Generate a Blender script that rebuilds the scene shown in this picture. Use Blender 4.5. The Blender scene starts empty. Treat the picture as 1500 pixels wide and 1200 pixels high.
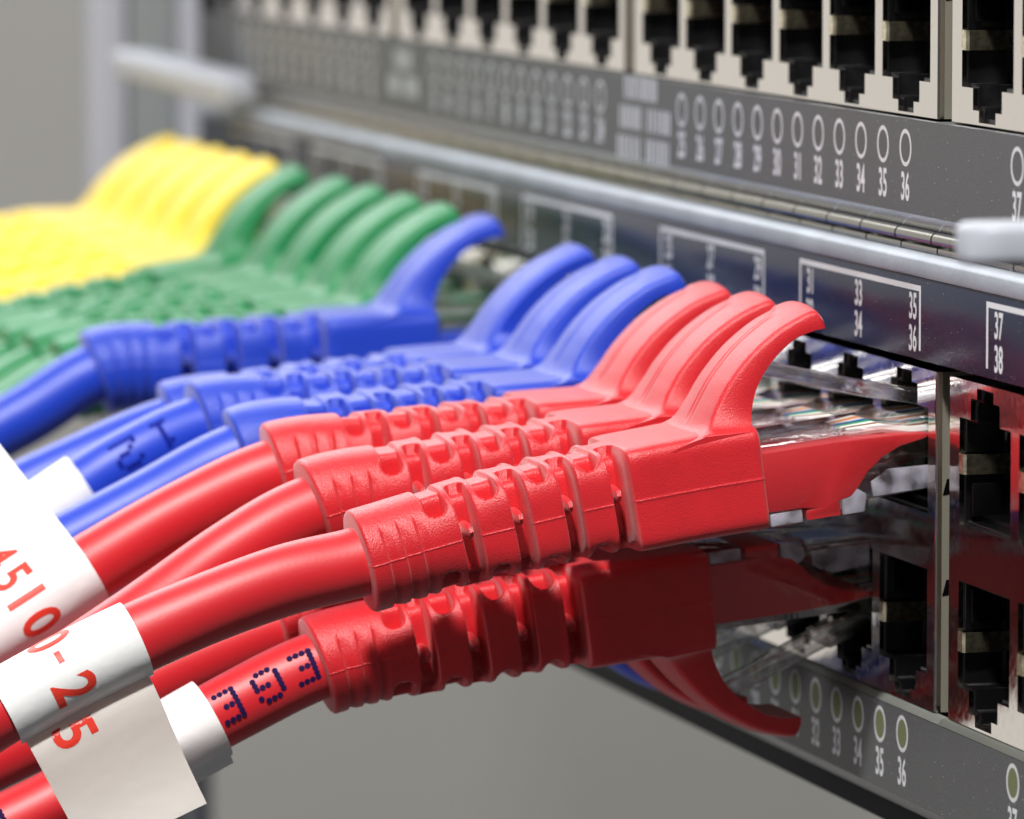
import bpy, bmesh, math, random
import numpy as np
from mathutils import Vector, Matrix

random.seed(7)
S = bpy.context.scene
COL = S.collection
# one Blender unit is one millimetre
S.unit_settings.system = 'METRIC'
S.unit_settings.scale_length = 0.001

# ------------------------------------------------------------------ camera
PITCH, YAW = math.radians(5.4418), math.radians(14.8484)
Fh = Vector((-math.cos(YAW), math.sin(YAW), 0))
FW = (Fh * math.cos(PITCH) - Vector((0, 0, 1)) * math.sin(PITCH)).normalized()
RT = Vector((math.sin(YAW), math.cos(YAW), 0))
UP = RT.cross(FW)
cam_data = bpy.data.cameras.new('camera')
cam = bpy.data.objects.new('camera', cam_data)
COL.objects.link(cam)
M = Matrix((RT, UP, -FW)).transposed().to_4x4()
M.translation = Vector((479.846, -162.426, 72.04))
cam.matrix_world = M
cam_data.sensor_fit = 'HORIZONTAL'
cam_data.sensor_width = 36.0
cam_data.lens = 228.0
cam_data.clip_start = 5
cam_data.clip_end = 20000
cam_data.dof.use_dof = True
cam_data.dof.focus_distance = 506.0
cam_data.dof.aperture_fstop = 0.046
cam_data.dof.aperture_blades = 0
S.camera = cam

# ------------------------------------------------------------------ world and lamps
S.view_settings.view_transform = 'Standard'
S.view_settings.look = 'None'
S.view_settings.exposure = 0.0
S.view_settings.gamma = 1.0
S.cycles.use_denoising = True
S.cycles.max_bounces = 12
S.cycles.transparent_max_bounces = 24
S.cycles.sample_clamp_indirect = 6.0
W = bpy.data.worlds.new('World')
S.world = W
W.use_nodes = True
bg = W.node_tree.nodes['Background']
bg.inputs[0].default_value = (0.93, 0.96, 1.0, 1)
bg.inputs[1].default_value = 0.09


def area_lamp(name, loc, target, sx, sy, radiance, color=(1, 1, 1)):
    d = bpy.data.lights.new(name, 'AREA')
    d.shape = 'RECTANGLE'
    d.size, d.size_y = sx, sy
    d.energy = radiance * math.pi * sx * sy
    d.color = color
    o = bpy.data.objects.new(name, d)
    COL.objects.link(o)
    o.location = loc
    q = (Vector(target) - Vector(loc)).to_track_quat('-Z', 'Y')
    o.rotation_euler = q.to_euler()
    return o


area_lamp('key_lamp', (480, -280, 790), (-20, -40, 15), 75, 75, 790, (1.0, 0.98, 0.95))
area_lamp('overhead_lamp', (60, -380, 780), (-20, -30, 15), 700, 600, 0.6, (1.0, 0.99, 0.97))
area_lamp('back_lamp', (-820, -60, 520), (0, -30, 20), 800, 360, 8.0, (0.96, 0.98, 1.0))
area_lamp('shield_fill', (-900, -300, 40), (0, -20, 20), 420, 460, 0.50, (1.0, 0.97, 0.93))  # added off-frame area light, gives the metal shields a bright reflection
area_lamp('front_lamp', (-100, -800, -330), (-20, 0, 0), 420, 320, 5.5, (1.0, 0.99, 0.98))
area_lamp('wall_fill', (-700, 500, 900), (-1480, 150, 150), 300, 300, 34, (1.0, 0.98, 0.95))  # added unseen area light, brightens the background wall

# ------------------------------------------------------------------ materials


def srgb(r, g, b):
    def f(c):
        c /= 255.0
        return c / 12.92 if c <= 0.04045 else ((c + 0.055) / 1.055) ** 2.4
    return (f(r), f(g), f(b), 1)


def mat(name, color, rough=0.5, metal=0.0, spec=0.5, bump=None, var=None, coat=0.0, sss=0.0, sheen=0.0, rvar=None, coords='Object'):
    """bump = (scale, strength, distance); var = (scale, amount) colour mottling; rvar = (scale, lo, hi)."""
    m = bpy.data.materials.new(name)
    m.use_nodes = True
    nt = m.node_tree
    p = nt.nodes['Principled BSDF']
    p.inputs['Base Color'].default_value = color
    p.inputs['Roughness'].default_value = rough
    p.inputs['Metallic'].default_value = metal
    p.inputs['Specular IOR Level'].default_value = spec
    p.inputs['Coat Weight'].default_value = coat
    p.inputs['Sheen Weight'].default_value = sheen
    p.inputs['Sheen Roughness'].default_value = 0.45
    p.inputs['Coat Roughness'].default_value = 0.25
    if sss:
        p.inputs['Subsurface Weight'].default_value = sss
        p.inputs['Subsurface Radius'].default_value = (1.2, 0.4, 0.3)
        p.inputs['Subsurface Scale'].default_value = 0.6
    tc = nt.nodes.new('ShaderNodeTexCoord')

    def noise(scale, detail=3.0):
        n = nt.nodes.new('ShaderNodeTexNoise')
        n.inputs['Scale'].default_value = scale
        n.inputs['Detail'].default_value = detail
        nt.links.new(tc.outputs[coords], n.inputs['Vector'])
        return n
    if bump:
        n = noise(bump[0])
        b = nt.nodes.new('ShaderNodeBump')
        b.inputs['Strength'].default_value = bump[1]
        b.inputs['Distance'].default_value = bump[2]
        nt.links.new(n.outputs['Fac'], b.inputs['Height'])
        nt.links.new(b.outputs['Normal'], p.inputs['Normal'])
    if var:
        n = noise(var[0])
        r = nt.nodes.new('ShaderNodeMapRange')
        r.inputs['From Min'].default_value = 0.3
        r.inputs['From Max'].default_value = 0.7
        r.inputs['To Min'].default_value = 1 - var[1]
        r.inputs['To Max'].default_value = 1 + var[1]
        nt.links.new(n.outputs['Fac'], r.inputs['Value'])
        mx = nt.nodes.new('ShaderNodeVectorMath')
        mx.operation = 'SCALE'
        mx.inputs[0].default_value = color[:3]
        nt.links.new(r.outputs['Result'], mx.inputs['Scale'])
        nt.links.new(mx.outputs['Vector'], p.inputs['Base Color'])
    if rvar:
        n = noise(rvar[0])
        r = nt.nodes.new('ShaderNodeMapRange')
        r.inputs['From Min'].default_value = 0.35
        r.inputs['From Max'].default_value = 0.65
        r.inputs['To Min'].default_value = rvar[1]
        r.inputs['To Max'].default_value = rvar[2]
        nt.links.new(n.outputs['Fac'], r.inputs['Value'])
        nt.links.new(r.outputs['Result'], p.inputs['Roughness'])
    return m


def speckled(name, color, dust, rough, spec, density, scale=3.0, bump=None):
    """dark panel paint with fine pale dust flecks"""
    m = mat(name, color, rough, 0, spec, bump=bump)
    nt = m.node_tree
    p = nt.nodes['Principled BSDF']
    tc = [n for n in nt.nodes if n.type == 'TEX_COORD'][0]
    v = nt.nodes.new('ShaderNodeTexVoronoi')
    v.inputs['Scale'].default_value = scale
    v.inputs['Randomness'].default_value = 1.0
    nt.links.new(tc.outputs['Object'], v.inputs['Vector'])
    # a fleck: close to a cell centre, and only in a few cells
    lt = nt.nodes.new('ShaderNodeMath'); lt.operation = 'LESS_THAN'
    sep = nt.nodes.new('ShaderNodeSeparateColor')
    nt.links.new(v.outputs['Color'], sep.inputs[0])
    rad = nt.nodes.new('ShaderNodeMath'); rad.operation = 'MULTIPLY'
    nt.links.new(sep.outputs[1], rad.inputs[0]); rad.inputs[1].default_value = 0.22
    nt.links.new(v.outputs['Distance'], lt.inputs[0]); nt.links.new(rad.outputs[0], lt.inputs[1])
    few = nt.nodes.new('ShaderNodeMath'); few.operation = 'LESS_THAN'
    nt.links.new(sep.outputs[0], few.inputs[0]); few.inputs[1].default_value = density
    mul = nt.nodes.new('ShaderNodeMath'); mul.operation = 'MULTIPLY'
    nt.links.new(lt.outputs[0], mul.inputs[0]); nt.links.new(few.outputs[0], mul.inputs[1])
    n2 = nt.nodes.new('ShaderNodeTexNoise'); n2.inputs['Scale'].default_value = 7.0
    n2.inputs['Detail'].default_value = 2
    nt.links.new(tc.outputs['Object'], n2.inputs['Vector'])
    r = nt.nodes.new('ShaderNodeMapRange')
    r.inputs['From Min'].default_value = 0.3; r.inputs['From Max'].default_value = 0.7
    r.inputs['To Min'].default_value = 0.82; r.inputs['To Max'].default_value = 1.2
    nt.links.new(n2.outputs['Fac'], r.inputs['Value'])
    sc = nt.nodes.new('ShaderNodeVectorMath'); sc.operation = 'SCALE'
    sc.inputs[0].default_value = color[:3]
    nt.links.new(r.outputs['Result'], sc.inputs['Scale'])
    mx = nt.nodes.new('ShaderNodeMix'); mx.data_type = 'RGBA'
    nt.links.new(mul.outputs[0], mx.inputs[0])
    nt.links.new(sc.outputs['Vector'], mx.inputs[6])
    mx.inputs[7].default_value = dust
    nt.links.new(mx.outputs[2], p.inputs['Base Color'])
    return m


def film():
    m = mat('translucent_tag_film', (0.82, 0.79, 0.75, 1), 0.3, spec=0.5, bump=(0.25, 0.15, 1.0))
    nt = m.node_tree
    p = nt.nodes['Principled BSDF']
    out = nt.nodes['Material Output']
    t = nt.nodes.new('ShaderNodeBsdfTranslucent')
    t.inputs[0].default_value = (0.85, 0.78, 0.72, 1)
    mx = nt.nodes.new('ShaderNodeMixShader')
    mx.inputs[0].default_value = 0.35
    nt.links.new(p.outputs[0], mx.inputs[1])
    nt.links.new(t.outputs[0], mx.inputs[2])
    nt.links.new(mx.outputs[0], out.inputs[0])
    return m


BOOT_BUMP = (8.0, 0.45, 0.12)
M_BOOT = {
    'red': mat('red_boot_rubber', (0.60, 0.010, 0.018, 1), 0.40, spec=0.55, bump=BOOT_BUMP, sheen=0.34, var=(0.5, 0.05), sss=0.0),
    'blue': mat('blue_boot_rubber', (0.007, 0.046, 0.52, 1), 0.42, spec=0.55, bump=BOOT_BUMP, sheen=0.30, var=(0.5, 0.05)),
    'green': mat('green_boot_rubber', (0.003, 0.215, 0.062, 1), 0.42, spec=0.55, bump=BOOT_BUMP, sheen=0.06, var=(0.5, 0.05)),
    'yellow': mat('yellow_boot_rubber', (0.95, 0.70, 0.04, 1), 0.42, spec=0.5, bump=BOOT_BUMP, sheen=0.05, var=(0.5, 0.05)),
}
JB = (3.0, 0.12, 0.08)
M_JACKET = {
    'red': mat('red_cable_jacket', (0.60, 0.010, 0.018, 1), 0.46, spec=0.6, bump=JB, sheen=0.3),
    'blue': mat('blue_cable_jacket', (0.007, 0.048, 0.54, 1), 0.46, spec=0.6, bump=JB, sheen=0.3),
    'green': mat('green_cable_jacket', (0.003, 0.215, 0.062, 1), 0.46, spec=0.6, bump=JB, sheen=0.3),
    'yellow': mat('yellow_cable_jacket', (0.95, 0.70, 0.04, 1), 0.46, spec=0.5, bump=JB, sheen=0.3),
}
M_SHIELD = mat('nickel_jack_shield', (0.80, 0.75, 0.69, 1), 0.10, metal=1.0, bump=(0.35, 0.06, 0.4), rvar=(1.5, 0.06, 0.16))
M_SIDE = mat('brushed_shield_side', (0.34, 0.32, 0.26, 1), 0.45, metal=0.55, bump=(8.0, 0.25, 0.06))
M_CLIP = mat('brushed_spring_metal', (0.85, 0.76, 0.54, 1), 0.30, metal=1.0, bump=(9.0, 0.25, 0.05), var=(1.6, 0.4))
M_BLACK = mat('black_socket_plastic', (0.0025, 0.0025, 0.003, 1), 0.25, spec=0.18, bump=(2.0, 0.1, 0.1))
M_PANEL = speckled('charcoal_panel_paint', (0.105, 0.107, 0.110, 1), (0.5, 0.5, 0.48, 1), 0.5, 0.25, 0.13, 3.2, bump=(9.0, 0.25, 0.04))
M_STRIP = speckled('glossy_label_strip', (0.022, 0.028, 0.055, 1), (0.55, 0.52, 0.5, 1), 0.25, 0.25, 0.17, 2.6)
M_EDGE = mat('polished_panel_edge', (0.40, 0.40, 0.43, 1), 0.16, metal=1.0, bump=(0.6, 0.05, 0.3))
M_DARK = mat('black_chassis_steel', (0.010, 0.011, 0.015, 1), 0.6, spec=0.15)
M_RAIL = mat('satin_aluminium_rail', (0.35, 0.38, 0.43, 1), 0.5, metal=0.25, bump=(2.0, 0.25, 0.15), var=(0.12, 0.12))
M_FINGER = mat('gasket_spring_steel', (0.30, 0.29, 0.25, 1), 0.24, metal=1.0)
M_PRINT = mat('white_screen_print', (0.72, 0.73, 0.76, 1), 0.7, spec=0.2)
M_RING = mat('pale_grey_screen_print', (0.66, 0.67, 0.68, 1), 0.7, spec=0.2)
M_LENS = mat('smoked_lamp_window', (0.11, 0.11, 0.11, 1), 0.6, spec=0.2)
M_LENSG = mat('green_lamp_window', (0.17, 0.19, 0.095, 1), 0.6, spec=0.2)
M_GUIDE = mat('pale_aperture_lip', (0.34, 0.37, 0.33, 1), 0.35, metal=0.6)
M_LEVER = mat('pale_lever_plastic', (0.44, 0.46, 0.52, 1), 0.45)
M_PAPER = mat('white_label_film', (0.86, 0.86, 0.86, 1), 0.42, spec=0.4, bump=(0.5, 0.22, 0.35))
M_FILM = film()
M_INK = mat('red_label_ink', (0.80, 0.045, 0.025, 1), 0.5)
M_DOT = mat('dark_inkjet_ink', (0.014, 0.005, 0.055, 1), 0.8, spec=0.15)
M_DOTB = mat('navy_inkjet_ink', (0.003, 0.012, 0.24, 1), 0.8, spec=0.15)
M_GOLD = mat('gold_contact', (0.85, 0.58, 0.2, 1), 0.2, metal=1.0)
M_POST = mat('lavender_rack_paint', (0.40, 0.41, 0.48, 1), 0.45)
M_WEB = mat('grey_rack_paint', (0.24, 0.26, 0.27, 1), 0.5)
M_WALL = mat('beige_grey_wall_paint', (0.42, 0.41, 0.385, 1), 0.8, var=(0.004, 0.06))
WIRE = {k: mat(k + '_wire_insulation', c, 0.35) for k, c in dict(
    white=(0.75, 0.75, 0.72, 1), orange=(0.75, 0.22, 0.03, 1), green=(0.02, 0.28, 0.08, 1),
    blue=(0.02, 0.10, 0.45, 1), brown=(0.20, 0.08, 0.03, 1)).items()}


def clear_plastic():
    m = bpy.data.materials.new('clear_polycarbonate')
    m.use_nodes = True
    nt = m.node_tree
    nt.nodes.clear()
    out = nt.nodes.new('ShaderNodeOutputMaterial')
    tr = nt.nodes.new('ShaderNodeBsdfTransparent')
    tr.inputs[0].default_value = (0.97, 0.97, 0.975, 1)
    gl = nt.nodes.new('ShaderNodeBsdfGlass')
    gl.inputs['IOR'].default_value = 1.45
    gl.inputs['Roughness'].default_value = 0.06
    gs = nt.nodes.new('ShaderNodeBsdfGlossy')
    gs.inputs['Roughness'].default_value = 0.06
    fr = nt.nodes.new('ShaderNodeLayerWeight')   # Schlick reflectance, the same from both sides of the wall
    fr.inputs['Blend'].default_value = 0.5
    pw = nt.nodes.new('ShaderNodeMath'); pw.operation = 'POWER'; pw.inputs[1].default_value = 4.0
    ma = nt.nodes.new('ShaderNodeMath'); ma.operation = 'MULTIPLY_ADD'
    ma.inputs[1].default_value = 0.90; ma.inputs[2].default_value = 0.06
    nt.links.new(fr.outputs['Facing'], pw.inputs[0])
    nt.links.new(pw.outputs[0], ma.inputs[0])
    n = nt.nodes.new('ShaderNodeTexNoise')
    n.inputs['Scale'].default_value = 0.9
    tc = nt.nodes.new('ShaderNodeTexCoord')
    nt.links.new(tc.outputs['Object'], n.inputs['Vector'])
    b = nt.nodes.new('ShaderNodeBump')
    b.inputs['Strength'].default_value = 0.15
    b.inputs['Distance'].default_value = 0.3
    nt.links.new(n.outputs['Fac'], b.inputs['Height'])
    for x in (gl, gs, fr):
        nt.links.new(b.outputs['Normal'], x.inputs['Normal'])
    m1 = nt.nodes.new('ShaderNodeMixShader')
    m1.inputs[0].default_value = 0.30
    nt.links.new(tr.outputs[0], m1.inputs[1])
    nt.links.new(gl.outputs[0], m1.inputs[2])
    m2 = nt.nodes.new('ShaderNodeMixShader')
    nt.links.new(ma.outputs[0], m2.inputs[0])
    nt.links.new(m1.outputs[0], m2.inputs[1])
    nt.links.new(gs.outputs[0], m2.inputs[2])
    nt.links.new(m2.outputs[0], out.inputs[0])
    return m


M_CLEAR = clear_plastic()


def glint_plastic():  # whitish patches whose colour stands in for glints inside the clear plug
    m = mat('pale_glint_plastic', (0.62, 0.60, 0.70, 1), 0.18, spec=0.7, bump=(0.5, 0.3, 0.6))
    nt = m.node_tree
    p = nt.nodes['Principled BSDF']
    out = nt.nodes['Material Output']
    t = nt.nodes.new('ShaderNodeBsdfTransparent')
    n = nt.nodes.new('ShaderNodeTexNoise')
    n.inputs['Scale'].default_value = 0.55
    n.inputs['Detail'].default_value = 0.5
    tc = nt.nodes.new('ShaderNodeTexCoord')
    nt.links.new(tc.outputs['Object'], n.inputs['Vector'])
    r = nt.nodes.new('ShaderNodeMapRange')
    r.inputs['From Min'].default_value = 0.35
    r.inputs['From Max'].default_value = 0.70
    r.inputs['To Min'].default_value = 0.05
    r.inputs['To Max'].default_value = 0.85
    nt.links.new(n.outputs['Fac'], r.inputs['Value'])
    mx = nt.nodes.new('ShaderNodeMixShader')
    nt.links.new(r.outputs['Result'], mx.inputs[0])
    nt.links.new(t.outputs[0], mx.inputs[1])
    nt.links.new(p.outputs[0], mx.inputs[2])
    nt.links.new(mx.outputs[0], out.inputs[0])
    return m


M_GLINT = glint_plastic()

# ------------------------------------------------------------------ object helpers


def link(name, me, parent=None, loc=(0, 0, 0)):
    o = bpy.data.objects.new(name, me)
    COL.objects.link(o)
    o.location = loc
    if parent is not None:
        o.parent = parent
    return o


def empty(name, loc, label, cat, group=None):
    o = bpy.data.objects.new(name, None)
    COL.objects.link(o)
    o.location = loc
    o.empty_display_size = 5
    o['label'] = label
    o['category'] = cat
    if group:
        o['group'] = group
    return o


def mesh(name, verts, faces, m, smooth=False, sharp=None):
    me = bpy.data.meshes.new(name)
    me.from_pydata([tuple(map(float, v)) for v in verts], [], faces)
    ms = m if isinstance(m, (list, tuple)) else [m]
    for x in ms:
        me.materials.append(x)
    if smooth:
        me.polygons.foreach_set('use_smooth', [True] * len(me.polygons))
        if sharp is not None:
            me.set_sharp_from_angle(angle=math.radians(sharp))
    me.update()
    return me


class MB:
    """collects boxes and prisms into one mesh"""
    def __init__(self):
        self.v, self.f, self.mi = [], [], []

    def add(self, vs, fs, mi=0):
        b = len(self.v)
        self.v += [tuple(v) for v in vs]
        self.f += [tuple(i + b for i in f) for f in fs]
        self.mi += [mi] * len(fs)

    def box(self, x0, x1, y0, y1, z0, z1, mi=0):
        self.add([(x, y, z) for x in (x0, x1) for y in (y0, y1) for z in (z0, z1)],
                 [(0, 1, 3, 2), (4, 6, 7, 5), (0, 4, 5, 1), (2, 3, 7, 6), (0, 2, 6, 4), (1, 5, 7, 3)], mi)

    def prism(self, prof, x0, x1, mi=0):
        """profile in (y, z), extruded along x"""
        n = len(prof)
        vs = [(x0, y, z) for y, z in prof] + [(x1, y, z) for y, z in prof]
        fs = [tuple(range(n)), tuple(range(2 * n - 1, n - 1, -1))]
        fs += [(i, i + n, (i + 1) % n + n, (i + 1) % n) for i in range(n)]
        self.add(vs, fs, mi)

    def mesh(self, name, m, smooth=False, sharp=30, bevel=0.0, segs=2):
        me = mesh(name, self.v, self.f, m)
        me.polygons.foreach_set('material_index', self.mi)
        bm = bmesh.new()
        bm.from_mesh(me)
        bmesh.ops.recalc_face_normals(bm, faces=bm.faces)
        if bevel:
            ed = [e for e in bm.edges if len(e.link_faces) == 2 and e.calc_face_angle(0) > math.radians(sharp)]
            bmesh.ops.bevel(bm, geom=ed, offset=bevel, segments=segs, affect='EDGES', profile=0.5, clamp_overlap=True)
        bm.to_mesh(me)
        bm.free()
        if smooth or bevel:
            me.polygons.foreach_set('use_smooth', [True] * len(me.polygons))
            me.set_sharp_from_angle(angle=math.radians(40))
        me.update()
        return me


def grid_mesh(name, P, m, closed_v=True, smooth=True, cap0=False, cap1=False, sharp=None, flip=False):
    """P: array (ns, nv, 3)"""
    ns, nv = P.shape[:2]
    V = P.reshape(-1, 3)
    i = np.arange(ns - 1)[:, None]
    j = np.arange(nv if closed_v else nv - 1)[None, :]
    j2 = (j + 1) % nv
    a, b, c, d = i * nv + j, i * nv + j2, (i + 1) * nv + j2, (i + 1) * nv + j
    Q = np.stack([a, b, c, d] if not flip else [d, c, b, a], -1).reshape(-1, 4)
    faces = [tuple(q) for q in Q.tolist()]
    V = [tuple(v) for v in V.tolist()]
    if cap0:
        V.append(tuple(P[0].mean(0))); k = len(V) - 1
        faces += [((jj + 1) % nv, jj, k) if not flip else (jj, (jj + 1) % nv, k) for jj in range(nv)]
    if cap1:
        V.append(tuple(P[-1].mean(0))); k = len(V) - 1
        o = (ns - 1) * nv
        faces += [(o + jj, o + (jj + 1) % nv, k) if not flip else (o + (jj + 1) % nv, o + jj, k) for jj in range(nv)]
    return mesh(name, V, faces, m, smooth, sharp)


_text_cache = {}


def text_outline(body):
    """flat triangulated lettering, origin at its centre, cap height 1 (verts, faces)"""
    if body in _text_cache:
        return _text_cache[body]
    cu = bpy.data.curves.new('lettering', 'FONT')
    cu.body = body
    cu.align_x = 'CENTER'
    cu.resolution_u = 4
    cu.offset = 0.022
    o = bpy.data.objects.new('lettering', cu)
    me = bpy.data.meshes.new_from_object(o)
    vs = np.array([v.co[:] for v in me.vertices])
    fs = [tuple(p.vertices) for p in me.polygons]
    bpy.data.objects.remove(o)
    bpy.data.curves.remove(cu)
    bpy.data.meshes.remove(me)
    h = vs[:, 1].max() - vs[:, 1].min()
    vs[:, 1] -= (vs[:, 1].max() + vs[:, 1].min()) / 2
    vs[:, 0] -= (vs[:, 0].max() + vs[:, 0].min()) / 2
    vs /= h
    _text_cache[body] = (vs, fs)
    return vs, fs


# ------------------------------------------------------------------ the room behind
wall = MB()
wall.box(-1500, -1480, -2600, 900, -900, 1600)
w = link('wall', wall.mesh('wall', M_WALL))
w['kind'] = 'structure'

# ------------------------------------------------------------------ switch
COLC = [-10.6 - 14 * k for k in range(6)]      # socket centres of one block, right to left
PERIOD = 89.8
BLK_R, BLK_L = -2.5, -89.0                     # block edges
ZB, ZT = -0.4, 26.6                            # block bottom and top
UPB, LOB = 15.2, 10.8                          # wide-opening bases of the two rows
X0, X1 = -276.0, 97.0
YP = -0.6                                      # front plate plane
DZ = 46.9

STEPS = [(6.05, 0.0, 8.4), (3.4, 8.4, 10.1), (1.95, 10.1, 11.0)]


def in_hole(x, z):
    for c in COLC:
        for base, sg in ((UPB, 1), (LOB, -1)):
            h = (z - base) * sg
            for hw, a, b in STEPS:
                if abs(x - c) < hw and a < h < b:
                    return True
    return False


def shield_mesh():
    xs = {BLK_L, BLK_R - 0.28}
    for c in COLC:
        for hw, a, b in STEPS:
            xs |= {c - hw, c + hw}
    zs = {ZB, ZT}
    for base, sg in ((UPB, 1), (LOB, -1)):
        for hw, a, b in STEPS:
            zs |= {base + sg * a, base + sg * b}
    xs, zs = sorted(xs), sorted(zs)
    V, Fc, mi, idx = [], [], [], {}

    def vid(x, y, z):
        k = (round(x, 4), round(y, 4), round(z, 4))
        if k not in idx:
            idx[k] = len(V); V.append(k)
        return idx[k]
    nx, nz = len(xs) - 1, len(zs) - 1
    hole = [[in_hole((xs[i] + xs[i + 1]) / 2, (zs[k] + zs[k + 1]) / 2) for k in range(nz)] for i in range(nx)]
    D = 0.45
    for i in range(nx):
        for k in range(nz):
            if hole[i][k]:
                continue
            a, b, c, d = xs[i], xs[i + 1], zs[k], zs[k + 1]
            Fc.append((vid(a, 0, c), vid(b, 0, c), vid(b, 0, d), vid(a, 0, d))); mi.append(0)
            for (di, dk, p, q) in ((-1, 0, (a, c), (a, d)), (1, 0, (b, c), (b, d)), (0, -1, (a, c), (b, c)), (0, 1, (a, d), (b, d))):
                ii, kk = i + di, k + dk
                if 0 <= ii < nx and 0 <= kk < nz and hole[ii][kk]:
                    Fc.append((vid(p[0], 0, p[1]), vid(q[0], 0, q[1]), vid(q[0], D, q[1]), vid(p[0], D, p[1]))); mi.append(0)
    # chamfered right edge, then side walls, top and bottom
    xr = BLK_R - 0.28
    ch = [(xr, 0), (BLK_R - 0.15, 0.04), (BLK_R - 0.04, 0.15), (BLK_R, 0.5)]
    for (xa, ya), (xb, yb) in zip(ch, ch[1:]):
        Fc.append((vid(xa, ya, ZB), vid(xb, yb, ZB), vid(xb, yb, ZT), vid(xa, ya, ZT))); mi.append(0)
    Fc.append((vid(BLK_R, 0.5, ZB), vid(BLK_R, 16, ZB), vid(BLK_R, 16, ZT), vid(BLK_R, 0.5, ZT))); mi.append(1)
    Fc.append((vid(BLK_L, 0, ZB), vid(BLK_L, 16, ZB), vid(BLK_L, 16, ZT), vid(BLK_L, 0, ZT))); mi.append(1)
    for z in (ZB, ZT):
        Fc.append((vid(BLK_L, 0, z), vid(BLK_R, 0.5, z), vid(BLK_R, 16, z), vid(BLK_L, 16, z))); mi.append(0)
    me = mesh('port_block', V, Fc, [M_SHIELD, M_SIDE])
    me.polygons.foreach_set('material_index', mi)
    bm = bmesh.new(); bm.from_mesh(me)
    bmesh.ops.recalc_face_normals(bm, faces=bm.faces)
    bm.to_mesh(me); bm.free()
    return me


def socket_mesh(sg):
    """black plastic cavity behind one opening; origin at the base of the wide opening"""
    out = [(-6.05, 0), (6.05, 0), (6.05, 8.4), (3.4, 8.4), (3.4, 10.1), (1.95, 10.1), (1.95, 11.0),
           (-1.95, 11.0), (-1.95, 10.1), (-3.4, 10.1), (-3.4, 8.4), (-6.05, 8.4)]

    def inset(pts, d):
        r = []
        for x, z in pts:
            r.append((x - math.copysign(d, x), z + d if z < 0.1 else z - d))
        return r
    r0 = [(x * 1.012, z + (-.1 if z < .1 else .1)) for x, z in out]
    r1 = inset(out, 0.28)
    r2 = inset(out, 0.55)
    rings = [(r0, 0.46), (r1, 0.46), (r1, 3.6), (r2, 3.75), (r2, 13.0)]
    V, Fc = [], []
    for pts, y in rings:
        V += [(x, y, sg * z) for x, z in pts]
    n = len(out)
    for k in range(len(rings) - 1):
        for i in range(n):
            j = (i + 1) % n
            Fc.append((k * n + i, k * n + j, (k + 1) * n + j, (k + 1) * n + i))
    Fc.append(tuple(range((len(rings) - 1) * n, len(rings) * n)))
    me = mesh('port_socket', V, Fc, M_BLACK)
    bm = bmesh.new(); bm.from_mesh(me)
    # vertical guide ribs on the side wall that faces the room
    bm.to_mesh(me); bm.free()
    b = MB()
    b.v = [tuple(v.co) for v in me.vertices]; b.f = [tuple(p.vertices) for p in me.polygons]; b.mi = [0] * len(b.f)
    za, zb = sorted((sg * 0.6, sg * 3.3))
    b.box(-5.8, -5.1, 0.8, 3.2, za, zb)
    za, zb = sorted((sg * 0.0, sg * 0.75))
    b.box(-5.6, 5.6, 1.6, 9.0, za + .02, zb)
    bpy.data.meshes.remove(me)
    return b.mesh('port_socket', M_BLACK, bevel=0.10, segs=2)


def clip_mesh(sg):
    b = MB()
    za, zb = sorted((sg * 4.0, sg * 5.55))
    # flat front tongue folding into the opening and along its left wall
    prof = [(-6.05, -0.06), (-4.95, -0.06), (-4.75, 0.15), (-4.95, 3.2), (-5.6, 6.0), (-5.8, 6.0), (-5.15, 3.1), (-4.97, 0.24), (-5.1, 0.12), (-6.05, 0.12)]
    n = len(prof)
    vs = [(x, y, za) for x, y in prof] + [(x, y, zb) for x, y in prof]
    quads = [(i, n - 1 - i, n - 2 - i, i + 1) for i in range(n // 2 - 1)]
    fs = [q for q in quads] + [tuple(i + n for i in reversed(q)) for q in quads]
    fs += [(i, (i + 1) % n, (i + 1) % n + n, i + n) for i in range(n)]
    b.add(vs, fs)
    return b.mesh('spring_clip', M_CLIP)


ME_SHIELD = shield_mesh()
ME_SOCK = {1: socket_mesh(1), -1: socket_mesh(-1)}
ME_CLIP = {1: clip_mesh(1), -1: clip_mesh(-1)}


def ring_mesh():
    V, Fc = [], []
    N = 28
    for r in (1.16, 1.50):
        V += [(r * math.cos(2 * math.pi * i / N), 0, r * math.sin(2 * math.pi * i / N)) for i in range(N)]
    for i in range(N):
        j = (i + 1) % N
        Fc.append((i, j, N + j, N + i))
    return mesh('lamp_ring', V, Fc, M_RING)


def lens_mesh(m):
    N = 24
    V = [(1.15 * math.cos(2 * math.pi * i / N), 0, 1.15 * math.sin(2 * math.pi * i / N)) for i in range(N)]
    return mesh('lamp_window', V, [tuple(range(N))], m)


def number_mesh(txt, h, wscale, m):
    vs, fs = text_outline(txt)
    return mesh('printed_number', [(x * h * wscale, 0, y * h) for x, y, z in vs], fs, m)


ME_RING, ME_LENS, ME_LENSG = ring_mesh(), lens_mesh(M_LENS), lens_mesh(M_LENSG)
ME_NUM_LED = {n: number_mesh(str(n), 2.35, 0.70, M_PRINT) for n in range(1, 49)}
ME_NUM_STRIP = {n: number_mesh(str(n), 2.15, 0.70, M_PRINT) for n in range(1, 49)}


def plate_mesh():
    """label strip body: upper band of the front plate"""
    b = MB()
    b.box(X0, X1, YP, 14, 27.35, 33.9)
    return b.mesh('label_strip', M_STRIP, bevel=0.12)


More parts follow.
